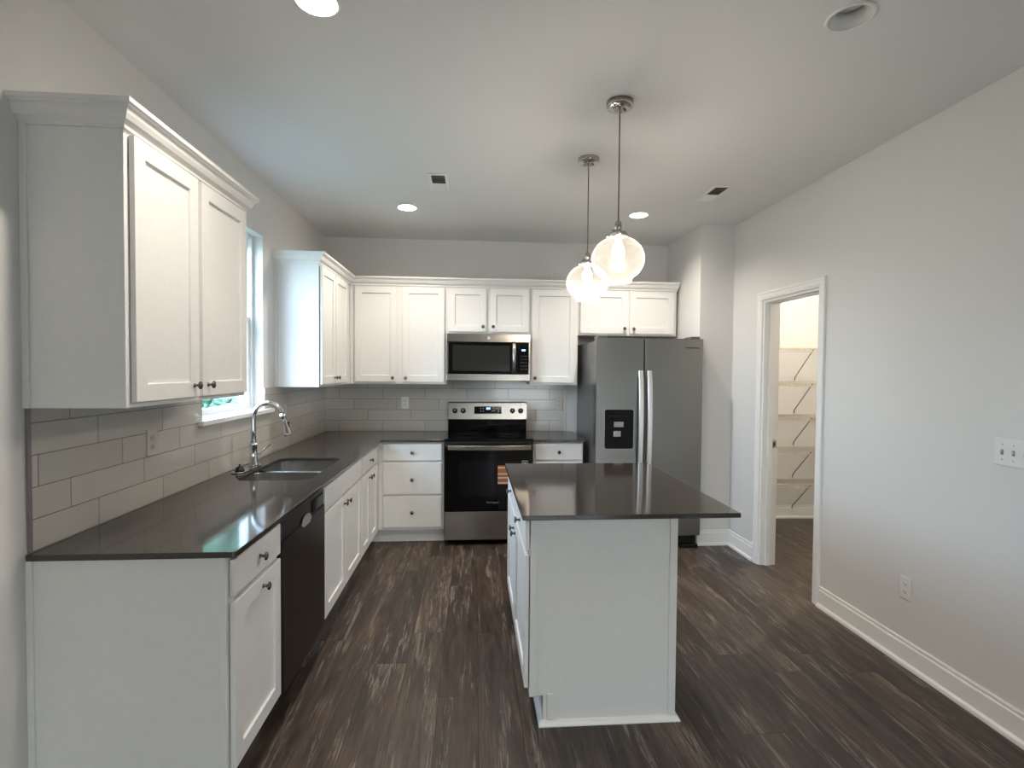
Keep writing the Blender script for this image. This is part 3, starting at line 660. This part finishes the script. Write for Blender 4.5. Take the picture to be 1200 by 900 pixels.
MB().box(96, 99, -33.2, -27.5, 69.52, 70.3).build('hinge_cover', FRSIDE, t, bevel=.2); MB().box(127, 130, -33.2, -27.5, 69.52, 70.3).build('hinge_cover', FRSIDE, t, bevel=.2)

# ------------------------------------------------------------------ island
t = thing('island_cabinet', (77, -93, 0), 'white kitchen island cabinet under its own dark top, centre of the room', 'island')
IX0, IX1, IY0, IY1 = 65.1, 89.5, -115.3, -71.2
ib = MB().prism([(IX0, 4.9), (67.4, 4.9), (67.4, 0), (IX1, 0), (IX1, 34.48), (IX0, 34.48)], 1, IY0, IY1).build('carcass', CAB, t, bevel=.05)
MB().box(IX0, IX0+1.1, IY0-.25, IY0, 4.9, 34.48).build('edge_stile', CAB, t, bevel=.05)
MB().box(IX1-1.0, IX1+.3, IY0-.25, IY0, .9, 34.48).build('edge_stile', CAB, t, bevel=.05)
MB().box(68.0, 69.0, IY0-.3, IY0, .9, 5.3).build('corner_block', CAB, t, bevel=.05)
sh = [(0, 0), (0, .85), (.25, .8), (.62, .5), (.75, .2), (.75, 0)]
MB().sweep([(67.4, IY1, 0), (67.4, IY0, 0), (IX1+.3, IY0, 0), (IX1+.3, IY1, 0)], [(-1, 0, 0), (0, -1, 0), (1, 0, 0)], (0, 0, 1), sh).build('shoe_molding', TRIMW, t)
F = FXn(IX0)
slab(F, -114.8, -93.6, 29.0, 33.8, t, (-104.6, 31.2)); slab(F, -92.8, -71.7, 29.0, 33.8, t, (-82, 31.2))
shaker(F, -114.8, -93.6, 6.0, 28.2, t, (-95.0, 25.6)); shaker(F, -92.8, -71.7, 6.0, 28.2, t, (-91.3, 25.6))
tag(MB().box(63.6, 100.1, -116.65, -69.8, 34.5, 35.3).build('countertop', QUARTZ, bevel=.1), 'square-edged dark brown quartz top on the island, overhanging to the right', 'countertop')

# ------------------------------------------------------------------ outlets and switches
def outlet(F, u, v, lab, slots=True, m=PLASTIC):
    P = F(u, v, 0); q = thing('wall_outlet', P, lab, 'outlet')
    pl = MB().fbox(F, u-1.4, u+1.4, v-2.25, v+2.25, .01, .22).build('cover_plate', m, q, bevel=.1)
    for dv in (-.8, .8):
        r_ = MB(); O = [F(u+.62*math.cos(k*PI/8), v+dv+.55*math.sin(k*PI/8), .22) for k in range(16)]; O2 = [F(u+.62*math.cos(k*PI/8), v+dv+.55*math.sin(k*PI/8), .30) for k in range(16)]
        r_.add(O+O2, [tuple(range(16)), tuple(range(31, 15, -1))]+[(k, (k+1) % 16, 16+(k+1) % 16, 16+k) for k in range(16)])
        rc = r_.build('receptacle', m, q)
        MB().fbox(F, u-.28, u-.18, v+dv-.1, v+dv+.25, .30, .32).fbox(F, u+.18, u+.28, v+dv-.1, v+dv+.25, .30, .32).fbox(F, u-.08, u+.08, v+dv-.38, v+dv-.22, .30, .32).build('slot', SLOT, rc)
    return q
TP = mat('ivory_plastic', (.50, .475, .435), .35)
outlet(FXp(.4), -105.9, 45.8, 'wall outlet in the left tile backsplash, under the nearest wall cabinet', m=TP)
outlet(FXp(.4), -43.0, 46.0, 'wall outlet in the left tile backsplash, behind the faucet spout', m=TP)
outlet(FYn(-.4), 29.8, 46.1, 'wall outlet in the back tile backsplash, left of the range', m=PLASTIC)
outlet(FYn(-.4), 88.6, 46.0, 'wall outlet in the back tile backsplash, right of the range', m=TP)
outlet(FXn(XW), -102.0, 15.5, 'white wall outlet low on the right wall above the baseboard')
q = thing('light_switch', (XW, -123.0, 46), 'white four-toggle light switch plate on the right wall at the frame edge', 'switch')
F = FXn(XW)
MB().fbox(F, -127.0, -118.8, 43.7, 48.2, .01, .24).build('cover_plate', PLASTIC, q, bevel=.1)
for k in range(4):
    u = -120.2-k*1.81
    MB().fbox(F, u-.2, u+.2, 45.5, 46.4, .24, .30).build('toggle_slot', mat('grey_slot', (.25, .25, .25), .5), q)
    MB().fbox(F, u-.13, u+.13, 45.9, 46.3, .30, .75).build('toggle', PLASTIC, q, bevel=.05)
    MB().lathe([(0, .13), (.05, .1), (.06, 0)], F(u, 47.2, .24), (-1, 0, 0), 10).lathe([(0, .13), (.05, .1), (.06, 0)], F(u, 44.7, .24), (-1, 0, 0), 10).build('screw', mat('screw_grey', (.35, .35, .35), .4), q)

# ------------------------------------------------------------------ ceiling fixtures
for (x, y, lit, lab) in CANS:
    q = thing('recessed_light', (x, y, H), lab, 'downlight', 'round ceiling downlights')
    MB().lathe([(H-.02, 3.15), (H-.12, 3.1), (H-.22, 2.85), (H-.16, 2.62), (H-.02, 2.62), (H-.02, 3.15)], (x, y, 0), (0, 0, 1), 40).build('trim_ring', PLASTIC, q)
    MB().lathe([(H-.1, 2.66), (H+.6, 2.5), (H+1.9, 2.05), (H+1.95, 2.1), (H+.62, 2.62), (H-.02, 2.68), (H-.1, 2.66)], (x, y, 0), (0, 0, 1), 40).build('baffle', PLASTIC, q)
    MB().lathe([(H+1.9, 2.12), (H+1.7, 1.6), (H+1.6, .8), (H+1.57, 0.0)], (x, y, 0), (0, 0, 1), 32).build('lens', LENS if lit else LENSOFF, q)
    if lit: lamp('downlight_lamp', 'AREA', (x, y, H+1.4), CAN_POWER, WARM, q, shape='DISK', size=3.6*S)
def vent(x0, x1, y0, y1, lab):
    q = thing('ceiling_vent', ((x0+x1)/2, (y0+y1)/2, H), lab, 'vent', 'ceiling air vents'); z = H
    MB().box(x0, x1, y0, y0+.9, z-.22, z-.01).box(x0, x1, y1-.9, y1, z-.22, z-.01).box(x0, x0+.9, y0+.9, y1-.9, z-.22, z-.01).box(x1-.9, x1, y0+.9, y1-.9, z-.22, z-.01).build('frame', PLASTIC, q, bevel=.06)
    MB().box(x0+.9, x1-.9, y0+.9, y1-.9, z-.03, z-.01).build('backing', SLOT, q)
    sl = MB(); n_ = 14; L_ = (y1-y0-1.8)
    for k in range(n_):
        y = y0+.9+L_*(k+.5)/n_; s_ = -.30 if k < n_*.55 else .30
        sl.add([(x0+.9, y-s_, z-.04), (x1-.9, y-s_, z-.04), (x1-.9, y+s_, z-.24), (x0+.9, y+s_, z-.24), (x0+.9, y-s_+.05, z-.04), (x1-.9, y-s_+.05, z-.04), (x1-.9, y+s_+.05, z-.24), (x0+.9, y+s_+.05, z-.24)],
               [(0, 1, 2, 3), (7, 6, 5, 4), (0, 4, 5, 1), (1, 5, 6, 2), (2, 6, 7, 3), (3, 7, 4, 0)])
    sl.build('louvers', PLASTIC, q)
vent(43.6, 48.9, -66.9, -54.6, 'white rectangular ceiling air vent near the middle, left of the pendants')
vent(118.6, 123.9, -65.6, -53.2, 'white rectangular ceiling air vent near the right wall')
def pendant(x, y, lab):
    q = thing('pendant_light', (x, y, H), lab, 'pendant light', 'seeded glass globe pendants over the island')
    MB().lathe([(H-.02, 2.45), (H-.75, 2.45), (H-.95, 2.3), (H-1.0, 2.0), (H-1.0, .4), (H-1.5, .3), (H-1.55, 0)], (x, y, 0), (0, 0, 1), 36).build('canopy', NICKEL, q)
    for a in (.6, PI+.6): MB().lathe([(0, .22), (.25, .2), (.3, 0)], (x+1.5*math.cos(a), y+1.5*math.sin(a), H-1.0), (0, 0, -1), 12).build('canopy_screw', NICKEL, q)
    MB().tube([(x, y, H-1.4), (x, y, 86.4)], .13, 8).build('cord', mat('grey_cord', (.13, .10, .09), .5), q)
    MB().lathe([(86.7, .12), (86.4, .28), (86.0, .62), (84.9, .68), (84.8, .62), (84.3, .66), (84.2, 1.55), (83.85, 1.65), (83.5, 1.62), (83.45, .5)], (x, y, 0), (0, 0, 1), 28).build('socket', NICKEL, q)
    for a in (.4, .4+2*PI/3, .4+4*PI/3): MB().lathe([(0, .14), (.35, .14), (.36, .3), (.6, .3), (.65, 0)], (x+1.6*math.cos(a), y+1.6*math.sin(a), 83.85), (math.cos(a), math.sin(a), 0), 10).build('thumbscrew', NICKEL, q)
    MB().lathe([(0, .13), (.3, .13), (.31, .24), (.6, .2), (.62, 0)], (x-.6, y, 84.6), (-1, 0, 0), 10).build('switch_knob', NICKEL, q)
    R_ = 4.85; prof = [(83.4, 1.5), (83.35, 1.7)]
    for k in range(3, 20):
        a = PI*k/24; prof.append((79.35+4.05*math.cos(a), R_*math.sin(a)**.92))
    prof += [(75.9, 2.75), (75.2, 2.55), (75.05, 2.45)]
    MB().lathe(prof, (x, y, 0), (0, 0, 1), 48).build('globe_shade', GLOBE, q, fix=True)
    g = q.children[-1]
    for p in g.data.polygons: p.use_smooth = True
    bm = bmesh.new(); bm.from_mesh(g.data)
    bmesh.ops.delete(bm, geom=[f for f in bm.faces if len(f.verts) > 4], context='FACES'); bm.to_mesh(g.data); bm.free()
    MB().lathe([(83.4, .5), (82.4, .55), (81.6, 1.0), (80.6, 1.18), (79.7, 1.0), (79.1, .5), (78.95, 0)], (x, y, 0), (0, 0, 1), 20).build('bulb', BULB, q)
    lamp('pendant_lamp', 'POINT', (x, y, 78.2), PENDANT_POWER, (1., .88, .74), q, shadow_soft_size=.8*S)
pendant(82.0, -104.6, 'nearer and larger-looking glass globe pendant over the front of the island')
pendant(81.9, -79.3, 'farther glass globe pendant over the back of the island')

# ------------------------------------------------------------------ pantry
q = thing('pantry_ceiling_light', (176, -48, H), 'round flush ceiling light inside the pantry', 'ceiling light')
MB().lathe([(H-.02, 5.2), (H-.6, 5.2), (H-.7, 5.0)], (176, -48, 0), (0, 0, 1), 32).build('base', PLASTIC, q)
MB().lathe([(H-.7, 4.9), (H-1.6, 4.5), (H-2.2, 3.2), (H-2.5, 1.5), (H-2.55, 0)], (176, -48, 0), (0, 0, 1), 32).build('diffuser', LENS, q)
lamp('pantry_lamp', 'POINT', (176, -48, H-5.5), PANTRY_POWER, (1., .88, .72), q, shadow_soft_size=.8*S)
def wire_shelf(z, lab):
    x0_, x1_ = XW+5.2, 208.8; yb, yf = -.6, -11.6
    q = thing('wire_shelf', ((x0_+x1_)/2, -6, z), lab, 'shelf', 'white wire shelves in the pantry')
    m_ = MB(); n_ = int((x1_-x0_)/1.0)
    for k in range(n_+1):
        x = x0_+(x1_-x0_)*k/n_; m_.box(x-.09, x+.09, yf, yb, z+.05, z+.2).box(x-.09, x+.09, yf-.14, yf, z-1.2, z+.18)
    m_.build('wire_deck', WIRE, q)
    r_ = MB()
    for (y, zz, rr_) in ((yf+.1, z-.05, .14), (yf+.1, z-1.2, .14), (yb-.3, z-.05, .13), (-6, z-.05, .11)): r_.tube([(x0_, y, zz), (x1_, y, zz)], rr_, 8)
    r_.build('frame_rods', WIRE, q)
    for x in (162, 184.2):
        MB().tube([(x, yf+.1, z-.2), (x, -.5, z-11.0), (x, -.35, z-12.2)], .2, 8).build('support_brace', BRACE, q)
SH = [(67.9, 'top wire shelf in the pantry, above eye level'), (54.8, 'second wire shelf from the top in the pantry'), (41.8, 'middle wire shelf of five in the pantry'),
      (28.8, 'fourth wire shelf from the top in the pantry'), (16.0, 'lowest wire shelf in the pantry, just above the baseboard')]
for z, lab in SH: wire_shelf(z, lab)

# ------------------------------------------------------------------ outside
tag(MB().box(-2600, -12, -1600, 3600, -22, -20).build('lawn', LAWN), 'green lawn seen through the kitchen window under the near cabinet', 'lawn', kind='stuff')
tag(MB().box(-12, 800, -1600, YR-8, -22, -20).build('neutral_ground', mat('neutral_ground_grey', (.42, .41, .39), .8, var=(3, .1))), 'unseen grey ground behind the camera, coloured to keep reflections neutral', 'ground')  # unseen ground, made grey so the steel fronts don't reflect green
def tree(x, y, h, r, lab):
    low = h < 60
    q = thing('garden_shrub' if low else 'garden_tree', (x, y, -20), lab, 'shrub' if low else 'tree', 'shrubs on the lawn' if low else 'trees beyond the lawn'); rnd = random.Random(int(x*3+y))
    MB().tube([(x, y, -19.9), (x, y, -19.9+h*.15), (x+h*.01, y, h*.3), (x, y+h*.02, h*.6)], [h*.04, h*.035, h*.03, h*.02], 10).build('trunk', BARK, q)
    bm = bmesh.new()
    for k in range(26):
        a = rnd.uniform(0, 2*PI); e_ = rnd.uniform(-.9, 1); rad = r*math.sqrt(max(0, 1-e_*e_))*rnd.uniform(.4, 1)
        c = Vector((x+rad*math.cos(a), y+rad*math.sin(a), (h+20)*.55-20+e_*h*.42))
        bmesh.ops.create_icosphere(bm, subdivisions=2, radius=r*rnd.uniform(.28, .45)*S, matrix=Matrix.Translation(c*S - wloc(q)))
    for v in bm.verts: v.co += Vector((rnd.uniform(-1, 1), rnd.uniform(-1, 1), rnd.uniform(-1, 1)))*r*.06*S
    for v in bm.verts: v.co.z = max(v.co.z, .05)
    me = bpy.data.meshes.new('crown'); bm.to_mesh(me); bm.free(); me.materials.append(LEAF)
    o = bpy.data.objects.new('crown', me); C.objects.link(o); o.parent = q
for i, (x, y, h, r) in enumerate([(-1500, 300, 190, 80), (-450, 1000, 560, 165), (-980, 1500, 700, 205), (-250, 1680, 640, 195), (-1700, -260, 200, 90), (-1700, 1300, 520, 195)]):
    tree(x, y, h, r, 'green tree beyond the lawn outside the kitchen window')
for i, (x, y, h, r) in enumerate([(-290, 560, 26, 18), (-345, 640, 30, 20), (-420, 760, 26, 22), (-470, 900, 34, 26), (-560, 1060, 36, 28), (-250, 470, 20, 15)]):
    tree(x, y, h, r, 'low green shrub on the lawn, seen through the glass below the near cabinet')
